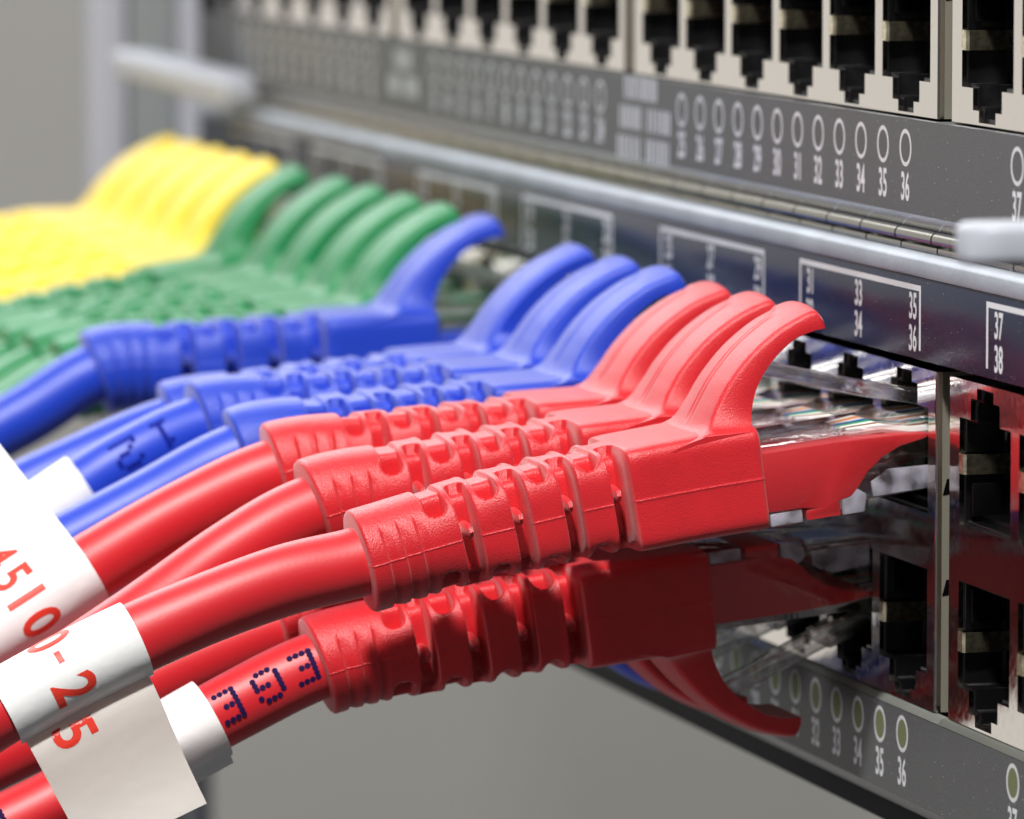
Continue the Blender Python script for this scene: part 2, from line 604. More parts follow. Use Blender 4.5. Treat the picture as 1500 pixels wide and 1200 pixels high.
def lamp_panel_mesh(top):
    b = MB()
    prof = [(YP, top), (14, top), (14, -9.3), (0.4, -9.3), (YP + 0.05, -8.15), (YP, -8.1)]
    b.prism(prof, X0, X1)
    me = b.mesh('lamp_panel', [M_PANEL, M_EDGE])
    for p in me.polygons:                      # the sloping lower lip is polished
        if p.normal.y < -0.3 and p.normal.z < -0.2:
            p.material_index = 1
    return me


def rail_mesh():
    prof = [(12, 35.75), (-0.05, 35.75), (-0.62, 35.32), (-0.72, 35.15), (-0.74, 34.15), (-0.68, 33.95), (-0.6, 33.93), (12, 33.93)]
    b = MB(); b.prism(prof, X0, X1)
    return b.mesh('top_rail', M_RAIL, smooth=True)


def finger_mesh():
    """one spring finger pair of the EMI gasket between the two units, 9.0 mm long"""
    L = 8.75
    V, Fc = [], []
    for (yc, zc, r, a0, a1, n) in ((0.35, -9.95, 0.62, 150, 330, 8), (0.75, -10.85, 0.5, 100, 250, 8)):
        base = len(V)
        for x in (0, L):
            for i in range(n + 1):
                a = math.radians(a0 + (a1 - a0) * i / n)
                V.append((x, yc + r * math.cos(a), zc + r * math.sin(a) * -1))
        for i in range(n):
            Fc.append((base + i, base + i + 1, base + n + 1 + i + 1, base + n + 1 + i))
    return mesh('gasket_finger', V, Fc, M_FINGER, smooth=True)


def bracket_mesh():
    """printed bracket round three socket columns: top bar and two legs"""
    b = MB()
    t = 0.02
    b.add([(-34.7, 0, 33.25), (-2.7, 0, 33.25), (-2.7, 0, 32.8), (-34.7, 0, 32.8)], [(0, 1, 2, 3)])
    for x in (-34.7, -3.15):
        b.add([(x, 0, 32.8), (x + .45, 0, 32.8), (x + .45, 0, 28.1), (x, 0, 28.1)], [(0, 1, 2, 3)])
    return b.mesh('printed_bracket', M_PRINT)


def caption_mesh(words_per_row):
    """a small block of lettering too blurred to read: rows of upright strokes"""
    rnd = random.Random(3)
    b = MB()
    z = 0.0
    for row in words_per_row:
        x = -row[0] / 2.0
        for wlen in row[1]:
            xe = x + wlen
            while x < xe:
                wd = rnd.uniform(0.4, 0.6)
                b.add([(x, 0, z), (x + wd, 0, z), (x + wd, 0, z - 2.1), (x, 0, z - 2.1)], [(0, 1, 2, 3)])
                x += wd + rnd.uniform(0.55, 0.95)
            x += 1.5
        z -= 2.75
    return b.mesh('printed_caption', M_PRINT)


ME = dict(strip=plate_mesh(), lamp=lamp_panel_mesh(-1.05), lamp_hi=lamp_panel_mesh(-0.62), rail=rail_mesh(), finger=finger_mesh(), bracket=bracket_mesh(),
          cap3=caption_mesh([(11, (11,)), (14, (6.5, 6.5)), (15.5, (7.5, 7))]), cap2=caption_mesh([(7, (7,)), (12, (5, 6))]))
hs = MB()
hs.box(X0, X1, 9.0, 240, -11.0, 33.85)
hs.box(X0, X0 + 6, YP, 9.0, -1.0, 27.3)
hs.box(X1 - 9.2, X1, YP, 9.0, -1.0, 27.3)
ME['chassis'] = hs.mesh('chassis', M_DARK, bevel=0.3)
lip = MB()
lip.prism([(0.9, -9.35), (14, -9.35), (14, -11.5), (1.2, -11.5), (0.9, -11.2)], X0, X1)
ME['lip'] = lip.mesh('bottom_lip', M_DARK, bevel=0.1)
gd = MB()
gd.prism([(YP - 0.02, -1.0), (-0.15, -0.5), (0.4, -0.48), (0.4, -1.0)], BLK_L - 1.0, BLK_R + 2.3)
ME['guide'] = gd.mesh('aperture_lip', M_GUIDE, bevel=0.08)
tb = MB()
tb.box(0.55, 2.0, YP + .02, 6.0, -1.0, 27.3)
for zc in (9.6, 17.6):
    nt_ = MB()
    nt_.prism([(0.55, zc - 0.75), (3.4, zc - 0.35), (3.4, zc + 0.45), (0.9, zc + 0.55)], BLK_R - 0.02, BLK_R + 0.04)
    ME['notch%d' % (zc > 12)] = nt_.mesh('side_notch', M_BLACK)


def lever_mesh(L, t):
    N = 10
    pts = [(-0.0, -2.6), (L - 2.6, -2.6)]
    pts = []
    for i in range(N + 1):
        a = math.radians(-90 + 180 * i / N)
        pts.append((-(L - 2.6) - 2.6 * math.cos(a), 2.6 * math.sin(a)))
    pts += [(0, 3.2), (0, -3.2)]
    n = len(pts)
    V = [(x, y, 0) for y, x in pts] + [(x, y, t) for y, x in pts]
    Fc = [tuple(range(n)), tuple(range(2 * n - 1, n - 1, -1))] + [(i, (i + 1) % n, (i + 1) % n + n, i + n) for i in range(n)]
    b = MB(); b.add(V, Fc)
    return b.mesh('ejector_lever', M_LEVER, bevel=0.6, segs=4)


ME_LEVER = {20: lever_mesh(20, 2.7), 29: lever_mesh(29, 3.0)}


def network_switch(z0, label, green, levers, fingers):
    root = empty('network_switch', (0, 0, z0), label, 'network switch', None)
    for k in ('chassis', 'strip', 'lamp_hi' if fingers else 'lamp', 'rail', 'lip'):
        link(ME[k].name.split('.')[0], ME[k], root)
    if fingers:
        for i in range(41):
            link('gasket_finger', ME['finger'], root, (X0 + 1 + 9.06 * i, 0, 0))
    for g in range(4):                         # g = 0 carries ports 1-12 at the far end
        gx = (g - 2) * PERIOD
        blk = link('port_block', ME_SHIELD, root, (gx, 0, 0))
        for c in COLC:
            for sg, base in ((1, UPB), (-1, LOB)):
                link('port_socket', ME_SOCK[sg], blk, (c, 0, base))
                link('spring_clip', ME_CLIP[sg], blk, (c, 0, base))
        for q in (0, 1):
            link('side_notch', ME['notch%d' % q], blk)
        if not fingers:
            link('aperture_lip', ME['guide'], root, (gx, 0, 0))
        for i in range(12):
            n = g * 12 + i + 1
            x = -8.8 + gx - 5.73 * (11 - i)
            link('lamp_ring', ME_RING, root, (x, YP - 0.010, -2.95))
            link('lamp_window', ME_LENSG if green else ME_LENS, root, (x, YP - 0.012, -2.95))
            link('printed_number', ME_NUM_LED[n], root, (x, YP - 0.011, -6.0))
        for k in range(6):
            cx = COLC[5 - k] + gx + 3.9
            off = (0.9, 0, 0.0)[k % 3]
            for r, z in ((0, 31.55), (1, 29.0)):
                n = g * 12 + 2 * k + 1 + r
                link('printed_number', ME_NUM_STRIP[n], root, (cx + off, YP - 0.011, z))
        for h in (0, -42):
            link('printed_bracket', ME['bracket'], root, (gx - 2.0 + h, YP - 0.013, 0))
        if g in (1, 2) and fingers:
            link('printed_caption', ME['cap3'] if g == 2 else ME['cap2'], root, (-84.8 + gx, YP - 0.012, -0.6 if g == 2 else -1.5))
    for x, y, z, rz, ln in levers:
        lv = link('ejector_lever', ME_LEVER[ln], root, (x, y, z))
        lv.rotation_euler = rz
    return root


sw_hi = network_switch(DZ, 'upper charcoal network switch with empty ports above the plugged cables', False,
                       [(70, -3.0, -6.2, (0, 0, 0), 20), (-246.5, -1.2, -10.6, (math.radians(-5), 0, math.radians(-72)), 29)], True)
sw_lo = network_switch(0, 'lower network switch with coloured cables plugged into its ports', True, [], False)

# ------------------------------------------------------------------ patch cables


def catmull(pts, n=60):
    P = np.array(pts, float)
    P = np.vstack([2 * P[0] - P[1], P, 2 * P[-1] - P[-2]])
    out = []
    for i in range(1, len(P) - 2):
        t = np.linspace(0, 1, n, endpoint=False)[:, None]
        p0, p1, p2, p3 = P[i - 1], P[i], P[i + 1], P[i + 2]
        out.append(0.5 * ((2 * p1) + (-p0 + p2) * t + (2 * p0 - 5 * p1 + 4 * p2 - p3) * t ** 2 + (-p0 + 3 * p1 - 3 * p2 + p3) * t ** 3))
    out.append(P[-2][None])
    return np.vstack(out)


def sstep(x, a, b):
    t = np.clip((x - a) / (b - a), 0, 1)
    return t * t * (3 - 2 * t)


class Path:
    def __init__(self, pts):
        q = catmull(pts)
        d = np.r_[0, np.cumsum(np.linalg.norm(np.diff(q, axis=0), axis=1))]
        self.L = d[-1]
        self.d, self.q = d, q

    def at(self, s):
        s = np.asarray(s, float)
        p = np.stack([np.interp(s, self.d, self.q[:, k]) for k in range(3)], -1)
        e = 0.6
        a = np.stack([np.interp(np.clip(s - e, 0, self.L), self.d, self.q[:, k]) for k in range(3)], -1)
        b = np.stack([np.interp(np.clip(s + e, 0, self.L), self.d, self.q[:, k]) for k in range(3)], -1)
        T = b - a
        T /= np.linalg.norm(T, axis=-1, keepdims=True)
        # before the start continue straight
        p = p + np.where(s < 0, s, 0)[..., None] * T
        X = np.array([1.0, 0, 0])
        n1 = X - T * (T @ X)[..., None]
        n1 /= np.linalg.norm(n1, axis=-1, keepdims=True)
        n2 = np.cross(T, n1)
        return p, T, n1, n2

    twist = 0.0                                # radians at the free end of the boot

    def place(self, s, a, b):
        p, T, n1, n2 = self.at(s)
        if self.twist:
            w = self.twist * sstep(np.asarray(s, float), 9.0, 30.0)
            a, b = np.asarray(a) * np.cos(w) - np.asarray(b) * np.sin(w), np.asarray(a) * np.sin(w) + np.asarray(b) * np.cos(w)
        return p + n1 * np.asarray(a)[..., None] + n2 * np.asarray(b)[..., None]


BOXL, BOOTL = 10.5, 32.0


def boot_surface(fine):
    """strain-relief boot as (s, x, z) grid; slots cut into the ribbed part"""
    ds = 0.085 if fine else 0.3
    s = np.r_[0, 0.12, 0.3, np.arange(0.6, BOXL - .3, 0.9 if fine else 1.5), np.arange(BOXL - .2, BOOTL - 0.4, ds), BOOTL - .35, BOOTL - .2, BOOTL - .07, BOOTL]
    nphi = 168 if fine else 60
    phi = np.linspace(-math.pi, math.pi, nphi, endpoint=False)
    if fine:
        phi = np.unique(np.r_[phi, [-.016, -.008, .008, .016, math.pi - .02, -math.pi + .02]])
    s_, f_ = np.meshgrid(s, phi, indexing='ij')
    k = sstep(s_, 9.8, 13.0)                    # box -> ribs
    k2 = sstep(s_, 17, 27.0)                   # ribs -> round collar
    A = 6.1 + (5.15 - 6.1) * k + (4.15 - 5.15) * k2
    B = 4.2 + (4.1 - 4.2) * k + 0.05 * k2
    N = 9.0 + (4.0 - 9.0) * k + (2.05 - 4.0) * k2
    r = (np.abs(np.cos(f_) / A) ** N + np.abs(np.sin(f_) / B) ** N) ** (-1 / N)
    def core(a, b, n):
        return (np.abs(np.cos(f_) / a) ** n + np.abs(np.sin(f_) / b) ** n) ** (-1 / n)
    rc_side, rc_top = core(1.9, 3.2, 6.0), core(2.0, 3.72, 8.0)
    dist = np.full_like(r, 9.0)                # signed distance to the slots, mm on the surface
    for c in (11.5, 15.5, 19.6, 23.7):
        for ph0, half in ((0, 1.25), (math.pi, 1.25)):
            dp = np.abs((f_ - ph0 + math.pi) % (2 * math.pi) - math.pi)
            qx = np.abs(s_ - c) - 0.68 + 0.5
            qy = (dp - half) * 4.2 + 0.5
            dist = np.minimum(dist, np.hypot(np.maximum(qx, 0), np.maximum(qy, 0)) + np.minimum(np.maximum(qx, qy), 0) - 0.5)
    d_side = dist
    dist = np.full_like(r, 9.0)
    for c in (13.5, 17.55, 21.65, 25.75):
        for ph0, half in ((math.pi / 2, 0.98), (-math.pi / 2, 0.98)):
            dp = np.abs((f_ - ph0 + math.pi) % (2 * math.pi) - math.pi)
            qx = np.abs(s_ - c) - 0.78 + 0.68
            qy = (dp - half) * 4.2 + 0.68
            dist = np.minimum(dist, np.hypot(np.maximum(qx, 0), np.maximum(qy, 0)) + np.minimum(np.maximum(qx, qy), 0) - 0.68)
    rc = np.where(dist < d_side, rc_top, rc_side)
    dist = np.minimum(dist, d_side)
    r = r - 0.08 * np.exp(-(np.maximum(dist, 0) / 0.12) ** 2)
    w = sstep(dist, -0.05, 0.05)
    r = rc + (r - rc) * w
    # shallow saw-tooth grip ribs on the collar
    for c in (27.6, 29.0, 30.4):
        side = 1 - sstep(np.sin(f_), 0.40, 0.72) * 1.0
        u = (s_ - c) / 0.75
        r -= 0.26 * np.where((u > -1) & (u < 0), (1 + u), np.where((u >= 0) & (u < 0.22), 1 - u / 0.22, 0)) * side
    # parting line
    for ph0 in (0.0, math.pi):
        dp = np.abs((f_ - ph0 + math.pi) % (2 * math.pi) - math.pi)
        r += 0.05 * np.exp(-(dp / 0.012) ** 2) * w
    # rounded ends
    e0 = np.clip(1 - s_ / 0.35, 0, 1)
    e1 = np.clip(1 - (BOOTL - s_) / 0.35, 0, 1)
    r -= 0.35 * (1 - np.sqrt(np.maximum(0, 1 - e0 ** 2))) + 0.35 * (1 - np.sqrt(np.maximum(0, 1 - e1 ** 2)))
    return s_, r * np.cos(f_), r * np.sin(f_)


BOOT = {True: boot_surface(True), False: boot_surface(False)}


def hood_surface(fine):
    """curved latch guard: outer and inner edge curves in (d, h): d outwards from the box front, h above the box axis"""
    outer = np.array([(8.2, 3.3), (6.6, 3.75), (5.2, 4.05), (4.25, 4.6), (3.1, 6.1), (1.7, 7.9), (-.45, 9.9), (-3.1, 11.55), (-5.6, 12.45), (-6.6, 12.5)])
    inner = np.array([(2.4, 3.0), (1.6, 3.4), (0.7, 3.8), (0.35, 4.1), (0.0, 5.3), (-0.7, 7.0), (-2.1, 8.75), (-4.1, 10.2), (-5.9, 10.7), (-6.9, 10.75)])
    nt = 90 if fine else 40
    o = catmull(np.c_[outer, np.zeros(10)], 30)[:, :2]
    i = catmull(np.c_[inner, np.zeros(10)], 30)[:, :2]
    t = np.linspace(0, 1, nt)
    tt = np.linspace(0, 1, len(o))
    o = np.stack([np.interp(t, tt, o[:, k]) for k in (0, 1)], -1)
    i = np.stack([np.interp(t, tt, i[:, k]) for k in (0, 1)], -1)
    # half width along t: flared root, slightly narrower tip
    hw = 4.75 - 0.40 * t + 1.3 * np.exp(-((t - 0.22) / 0.14) ** 2) * (t > 0.22) + np.where(t <= 0.22, 1.3, 0)
    # cross-section: outer face sampled across, then the side, inner face, side
    no = 64 if fine else 12
    a = np.linspace(-1, 1, no)
    P = []
    for k in range(nt):
        d = o[k] - i[k]
        th = np.linalg.norm(d); d = d / th
        rows = []
        tk = t[k]
        # height of the outer skin: crowned, one half standing proud of the other up to a slanting mould step
        xb = 0.02 - (sstep(tk, 0.80, 0.90) * 1.3)
        crown = 0.5 * (1 - np.abs(a) ** 2.2) - 0.5
        edge = -0.30 * np.clip((np.abs(a) - 0.90) / 0.10, 0, 1) ** 2
        fade = sstep(tk, 0.30, 0.46)
        step = 0.15 * sstep(a, xb - 0.03, xb + 0.03) * fade - 0.28 * np.exp(-((a - xb + .07) / 0.06) ** 2) * fade - 0.12 * np.exp(-((a - xb - .16) / 0.04) ** 2) * fade
        end = -0.55 * (np.clip((tk - 0.955) / 0.045, 0, 1)) ** 2
        for aa, h in zip(a, crown + edge + step + end):
            q = o[k] + d * h
            rows.append((aa * hw[k], q[0], q[1]))
        ni = 8
        for aa in np.linspace(0.97, -0.97, ni):
            rows.append((aa * hw[k], i[k][0], i[k][1]))
        P.append(rows)
    return np.array(P)


HOOD = {True: hood_surface(True), False: hood_surface(False)}


def tube(path, s0, s1, r, m, name, step=0.8, nv=40, wob=0.0):
    s = np.arange(s0, s1, step)
    th = np.linspace(0, 2 * math.pi, nv, endpoint=False)
    s_, t_ = np.meshgrid(s, th, indexing='ij')
    rr = r + wob * np.sin(s_ * 0.31 + 1.3) * np.cos(2 * t_ + s_ * 0.11)
    return grid_mesh(name, path.place(s_, rr * np.cos(t_), rr * np.sin(t_)), m, cap1=True)


def offset(me, d):
    for v in me.vertices:
        v.co -= Vector(d)
    return me


def plug_meshes(path, flip, col, detailed):
    """clear plug with the coloured jacket pressed inside, wires and latch; written in (across, out, up) around the path start"""
    f = -1.0 if flip else 1.0
    # the plug is straight: use the frame at the start of the path
    p, T, n1, n2 = [x[0] for x in path.at(np.array([0.0]))]

    def W(vs):
        a = np.array(vs, float)
        return [tuple(p + n1 * v[0] - T * v[1] + n2 * (v[2] * f)) for v in a]
    res = []
    H = 5.8
    body = MB()
    # (in towards the socket, up); three sections with windows in the lower edge
    body.prism([(-1.2, -4.05), (2.9, -4.05), (2.9, -3.55), (6.0, -3.55), (6.0, -4.05), (8.0, -4.05), (8.35, -3.0), (20.5, -3.0), (20.5, 2.6), (12.5, 2.75), (11.5, 2.4), (-1.2, 2.4)], -H, H)
    # inner cavities added so their faces catch glints: under the wires, along the top
    body.prism([(8.9, -2.5), (19.5, -2.5), (19.5, -1.5), (12.8, -0.4), (9.6, -1.3)], -H + 0.7, H - 0.7)
    body.prism([(3.2, -3.35), (5.7, -3.35), (5.7, -3.05), (3.2, -3.05)], -H + 0.7, H - 0.7)
    body.prism([(0.2, 2.1), (9.0, 2.1), (9.0, 2.3), (0.2, 2.3)], -4.2, 4.2)
    me = body.mesh('clear_plug', M_CLEAR, bevel=0.12, segs=2)
    res.append(('clear_plug', me, W))
    j = MB()
    j.prism([(-1.2, -2.75), (2.6, -2.85), (4.0, -3.05), (3.1, -3.1), (3.1, -3.9), (5.9, -3.9), (5.9, -2.75), (6.9, -2.55), (7.6, -1.9), (8.5, -0.85), (9.8, 0.1), (11.4, 0.75), (13.5, 1.05), (14.0, 1.35), (11.5, 1.65), (6.5, 1.9), (-1.2, 1.95)], -5.72, 5.72)
    res.append(('pressed_jacket', j.mesh('pressed_jacket', M_JACKET[col], bevel=0.15), W))
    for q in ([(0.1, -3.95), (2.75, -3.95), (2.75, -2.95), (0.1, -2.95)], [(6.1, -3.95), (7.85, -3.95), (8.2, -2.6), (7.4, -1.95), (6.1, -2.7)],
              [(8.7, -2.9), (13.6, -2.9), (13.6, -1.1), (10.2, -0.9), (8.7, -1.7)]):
        fb = MB()  # added pale block, imitates bright light scatter low in the plug
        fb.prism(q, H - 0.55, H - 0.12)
        res.append(('glint_insert', fb.mesh('glint_insert', M_GLINT, bevel=0.1), W))
    la = MB()
    la.prism([(16.5, 2.7), (10.0, 4.6), (4.0, 6.9), (0.6, 8.0), (0.6, 9.1), (4.2, 8.0), (10.0, 5.9), (16.0, 4.1), (18.0, 3.4), (18.0, 2.7)], -1.75, 1.75)
    la.prism([(16.2, 2.75), (10.2, 4.7), (10.2, 5.7), (16.0, 3.9)], -3.1, 3.1)
    res.append(('latch_tab', la.mesh('latch_tab', M_CLEAR, bevel=0.15), W))
    if detailed:
        names = ['white', 'orange', 'white', 'blue', 'green', 'white', 'brown', 'white'] if not flip else ['orange', 'white', 'green', 'white', 'blue', 'white', 'brown', 'white']
        for q, nm in enumerate(names):
            b = MB()
            xq = (q - 3.5) * 1.05
            N = 8
            ys = [(8.0, 2.0, 0.75), (10.5, 2.1, 0.95), (13.0, 1.5, 1.0), (19.0, 1.2, 1.0)]
            V, Fc = [], []
            for (yy, zz, sc) in ys:
                for i in range(N):
                    a = 2 * math.pi * i / N
                    V.append((xq * sc + .42 * math.cos(a), yy, zz + .42 * math.sin(a)))
            for k in range(len(ys) - 1):
                for i in range(N):
                    Fc.append((k * N + i, k * N + (i + 1) % N, (k + 1) * N + (i + 1) % N, (k + 1) * N + i))
            b.add(V, Fc)
            res.append(('wire', b.mesh('wire', WIRE[nm], smooth=True), W))
    out = []
    for nm, me, fn in res:
        co = W([v.co[:] for v in me.vertices])
        for v, c in zip(me.vertices, co):
            v.co = c
        me.update()
        out.append((nm, me))
    return out


def patch_cable(col, colour, lower, label, zc, tail, fine, xshift=0.0, slen=None, detailed=False, group=None, twist=0.0):
    """one cable: clear plug, boot with latch guard, jacket. col = socket column left of the divider, zc = height of the boot's end"""
    k = col
    xc = COLC[k % 6] - PERIOD * (k // 6)
    z0 = 6.95 if lower else 18.35
    yb = -13.4
    if not lower:                              # plugs farther along sit a touch higher in their sockets
        z0 += 0.3 if 3 <= k <= 6 else (1.0 if k > 6 else 0.0)
        zc += 0.3 if 3 <= k <= 6 else (0.8 if k > 6 else 0.0)
    drop = (z0 - zc) / 31.5
    pts = []
    for d in (0, 5, 10.5, 17, 24, 31.5):
        pts.append((xc + xshift * (d / 31.5) ** 2, yb - d, z0 - drop * d * (0.60 + 0.40 * d / 31.5)))
    pts += [(xc + dx, y, z) for dx, y, z in tail]
    pts.append((pts[-1][0], pts[-1][1] - 110, pts[-1][2] - 95))
    path = Path(pts)
    path.twist = math.radians(twist)
    base = Vector((xc, yb, z0))
    root = empty('patch_cable', base, label, 'network cable', group)
    # boot
    s_, a_, b_ = BOOT[fine]
    P = path.place(s_, a_, b_)
    boot = link('boot', offset(grid_mesh('boot', P, M_BOOT[colour], cap0=True, cap1=True), base), root)
    if fine:
        # moulded pips in the side slots
        for c in (15.5, 19.6, 23.7, 11.5):
            b = MB()
            NU, NV = 8, 10
            V, Fc = [], []
            for i in range(NU + 1):
                for jn in range(NV):
                    th, ph = math.pi * i / NU, 2 * math.pi * jn / NV
                    q = path.place(np.array([c + .45 * math.sin(th) * math.cos(ph)]),
                                   np.array([2.5 + 2.0 * math.sin(th) * math.sin(ph)]),
                                   np.array([0.45 * (-1 if lower else 1) + 0.75 * math.cos(th)]))[0]
                    V.append(q)
            for i in range(NU):
                for jn in range(NV):
                    Fc.append((i * NV + jn, i * NV + (jn + 1) % NV, (i + 1) * NV + (jn + 1) % NV, (i + 1) * NV + jn))
            b.add(V, Fc)
            link('moulded_pip', offset(b.mesh('moulded_pip', M_BOOT[colour], smooth=True), base), boot)
    H = HOOD[fine]
    f = -1.0 if lower else 1.0
    p, T, n1, n2 = [x[0] for x in path.at(np.array([0.3]))]
    p0 = path.at(np.array([0.0]))[0][0]
    Q = p0 + H[..., 0:1] * n1 + H[..., 1:2] * T + H[..., 2:3] * n2 * f
    link('latch_guard', offset(grid_mesh('latch_guard', Q, M_BOOT[colour], cap0=True, cap1=True, sharp=60, flip=lower), base), boot)
    plug = None
    for nm, me in plug_meshes(path, lower, colour, detailed):
        offset(me, base)
        if nm == 'clear_plug':
            plug = link(nm, me, root)
        else:
            link(nm, me, plug)
    link('cable_jacket', offset(tube(path, BOOTL - 3, path.L, 2.8, M_JACKET[colour], 'cable_jacket', 0.7 if fine else 1.5, 48 if fine else 24, 0.05), base), root)
    return root, path, base


GU = 'cables plugged into the upper socket row'
GL = 'cables plugged into the lower socket row'
FRONT_TAIL = [(0, -51.7, 10.5), (0, -61.5, 7.0), (0, -72.3, 1.9), (0, -90, -8), (0, -120, -27)]
r0, p_r0, b_r0 = patch_cable(0, 'red', False, 'nearest upper red cable, its white tag printed 0-25', 12.0, FRONT_TAIL, True, detailed=True, group=GU)
r1, p_r1, b_r1 = patch_cable(1, 'red', False, 'upper red cable second from the metal divider, squeezed between two reds', 14.7, twist=-4, xshift=-0.5, tail=[(0, -52, 11.2), (0, -61, 5.2), (0, -72, -1.5), (0, -90, -12), (0, -120, -30)], fine=True, detailed=True, group=GU)
r2, p_r2, b_r2 = patch_cable(2, 'red', False, 'red cable beside the blue ones, with a white tag printed 4510', 16.4, twist=5, xshift=0.4, tail=[(0, -52.2, 13.3), (0, -59.7, 9.4), (0, -70, 3.2), (0, -90, -8), (0, -120, -26)], fine=True, detailed=True, group=GU)
b3, p_b3, b_b3 = patch_cable(3, 'blue', False, 'blue cable directly beside the red ones', 16.1, twist=-6, xshift=0.6, tail=[(0, -53, 12.4), (0, -60.4, 8.8), (0, -72, 3.0), (0, -90, -6), (0, -120, -22)], fine=True, detailed=True, group=GU)
b4, p_b4, b_b4 = patch_cable(4, 'blue', False, 'blue cable wearing a white band and navy digits near its boot', 17.0, twist=4, xshift=-0.8, tail=[(0, -51.7, 14.6), (0, -58.3, 10.7), (0, -70, 3.2), (0, -90, -8), (0, -120, -24)], fine=True, detailed=True, group=GU)
b5, p_b5, b_b5 = patch_cable(5, 'blue', False, 'blue cable mostly hidden behind the banded blue one', 15.8, twist=-3, xshift=0.6, tail=[(0, -53, 12.9), (0, -60, 9.8), (0, -72, 3.4), (0, -90, -7), (0, -120, -24)], fine=False, detailed=True, group=GU)
b7, p_b7, b_b7 = patch_cable(7, 'blue', False, 'blue cable standing alone between an empty socket and the green ones', 17.2, twist=6, tail=[(0, -52, 14.0), (0, -60, 10), (0, -72, 4.0), (0, -90, -5), (0, -120, -22)], fine=True, detailed=True, group=GU)
far = [(8, 'green', 'green cable next to the lone blue one', 15.2), (9, 'green', 'green cable second from the lone blue one', 14.7),
       (10, 'green', 'green cable in the middle of its run of five', 14.2), (11, 'green', 'green cable half hidden, second from the yellow ones', 13.6),
       (12, 'green', 'green cable next to the yellow ones', 12.8),
       (13, 'yellow', 'yellow cable next to the green ones', 13.2), (14, 'yellow', 'yellow cable second from the green ones', 14.6),
       (15, 'yellow', 'yellow cable third from the green ones', 16.0), (16, 'yellow', 'yellow cable second from the far end of its run', 17.2),
       (17, 'yellow', 'yellow cable farthest from the green ones', 18.2)]
for k, cname, lab, zc in far:
    patch_cable(k, cname, False, lab, zc, [(0, -52, zc - 3.0), (0, -60, zc - 6.2), (0, -72, zc - 12), (0, -90, zc - 21), (0, -120, zc - 38)], k in (8, 9, 12), detailed=False, group=GU,
                twist=random.uniform(-7, 7), xshift=random.uniform(-1.2, 1.2))
l1, p_l1, b_l1 = patch_cable(1, 'red', True, 'lower red cable with dark dot lettering and a rolled white band', 2.0, twist=-3, tail=[(0, -51.9, -1.1), (0, -58.7, -4.6), (0, -66, -8.2), (0, -75, -12), (0, -90, -18), (0, -120, -30)], fine=True, detailed=True, group=GL)
l2, p_l2, b_l2 = patch_cable(2, 'red', True, 'lower red cable in the shade behind the dot lettered one', 3.4,
                             [(0, -52, 0.8), (0, -60, -2.6), (0, -72, -8), (0, -90, -17), (0, -120, -32)], fine=True, detailed=True, group=GL)
l3, p_l3, b_l3 = patch_cable(3, 'blue', True, 'blue cable in the lower socket row, only its curved guard showing', 4.2,
                             [(0, -52, 1.8), (0, -60, -1.6), (0, -72, -7), (0, -90, -16), (0, -120, -31)], fine=False, detailed=True, group=GL)

# ------------------------------------------------------------------ tags wrapped round the cables


def arc(r, a0, a1, n=24, cx=0, cz=0):
    t = np.radians(np.linspace(a0, a1, n))
    return [(cx + r * math.cos(x), cz + r * math.sin(x)) for x in t]


def wrap_tag(root, path, base, s0, s1, prof, th, name='wrapped_tag', s_of_v=None, m=None):
    """paper sheet: prof is a polyline in the cable's cross-section, swept along the cable from s0 to s1"""
    pr = np.array(prof)
    d = np.gradient(pr, axis=0)
    d /= np.linalg.norm(d, axis=1, keepdims=True)
    nn = np.stack([-d[:, 1], d[:, 0]], -1)
    loop = np.vstack([pr + nn * th / 2, (pr - nn * th / 2)[::-1]])
    s = np.linspace(s0, s1, 12)
    P = np.zeros((len(s), len(loop), 3))
    fr = path.at(np.array([(s0 + s1) / 2]))
    for i, si in enumerate(s):
        q = path.place(np.full(len(loop), si), np.zeros(len(loop)), np.zeros(len(loop)))
        _, T, n1, n2 = [x[0] for x in path.at(np.array([si]))]
        P[i] = q + loop[:, :1] * n1 + loop[:, 1:] * n2
    return link(name, offset(grid_mesh(name, P, m or M_PAPER, cap0=False, cap1=False, sharp=50), base), root), pr


def finish_caps(o, nprof):
    """close the two open ends of a swept sheet"""
    me = o.data
    bm = bmesh.new(); bm.from_mesh(me)
    bm.verts.ensure_lookup_table()
    nv = 2 * nprof
    n = len(bm.verts) // nv
    for r in (0, n - 1):
        for i in range(nprof - 1):
            a, b = r * nv + i, r * nv + i + 1
            c, d = r * nv + nv - 2 - i, r * nv + nv - 1 - i
            try:
                bm.faces.new([bm.verts[j] for j in (a, b, c, d)])
            except ValueError:
                pass
    bmesh.ops.recalc_face_normals(bm, faces=bm.faces)
    bm.to_mesh(me); bm.free()
    me.set_sharp_from_angle(angle=math.radians(50))


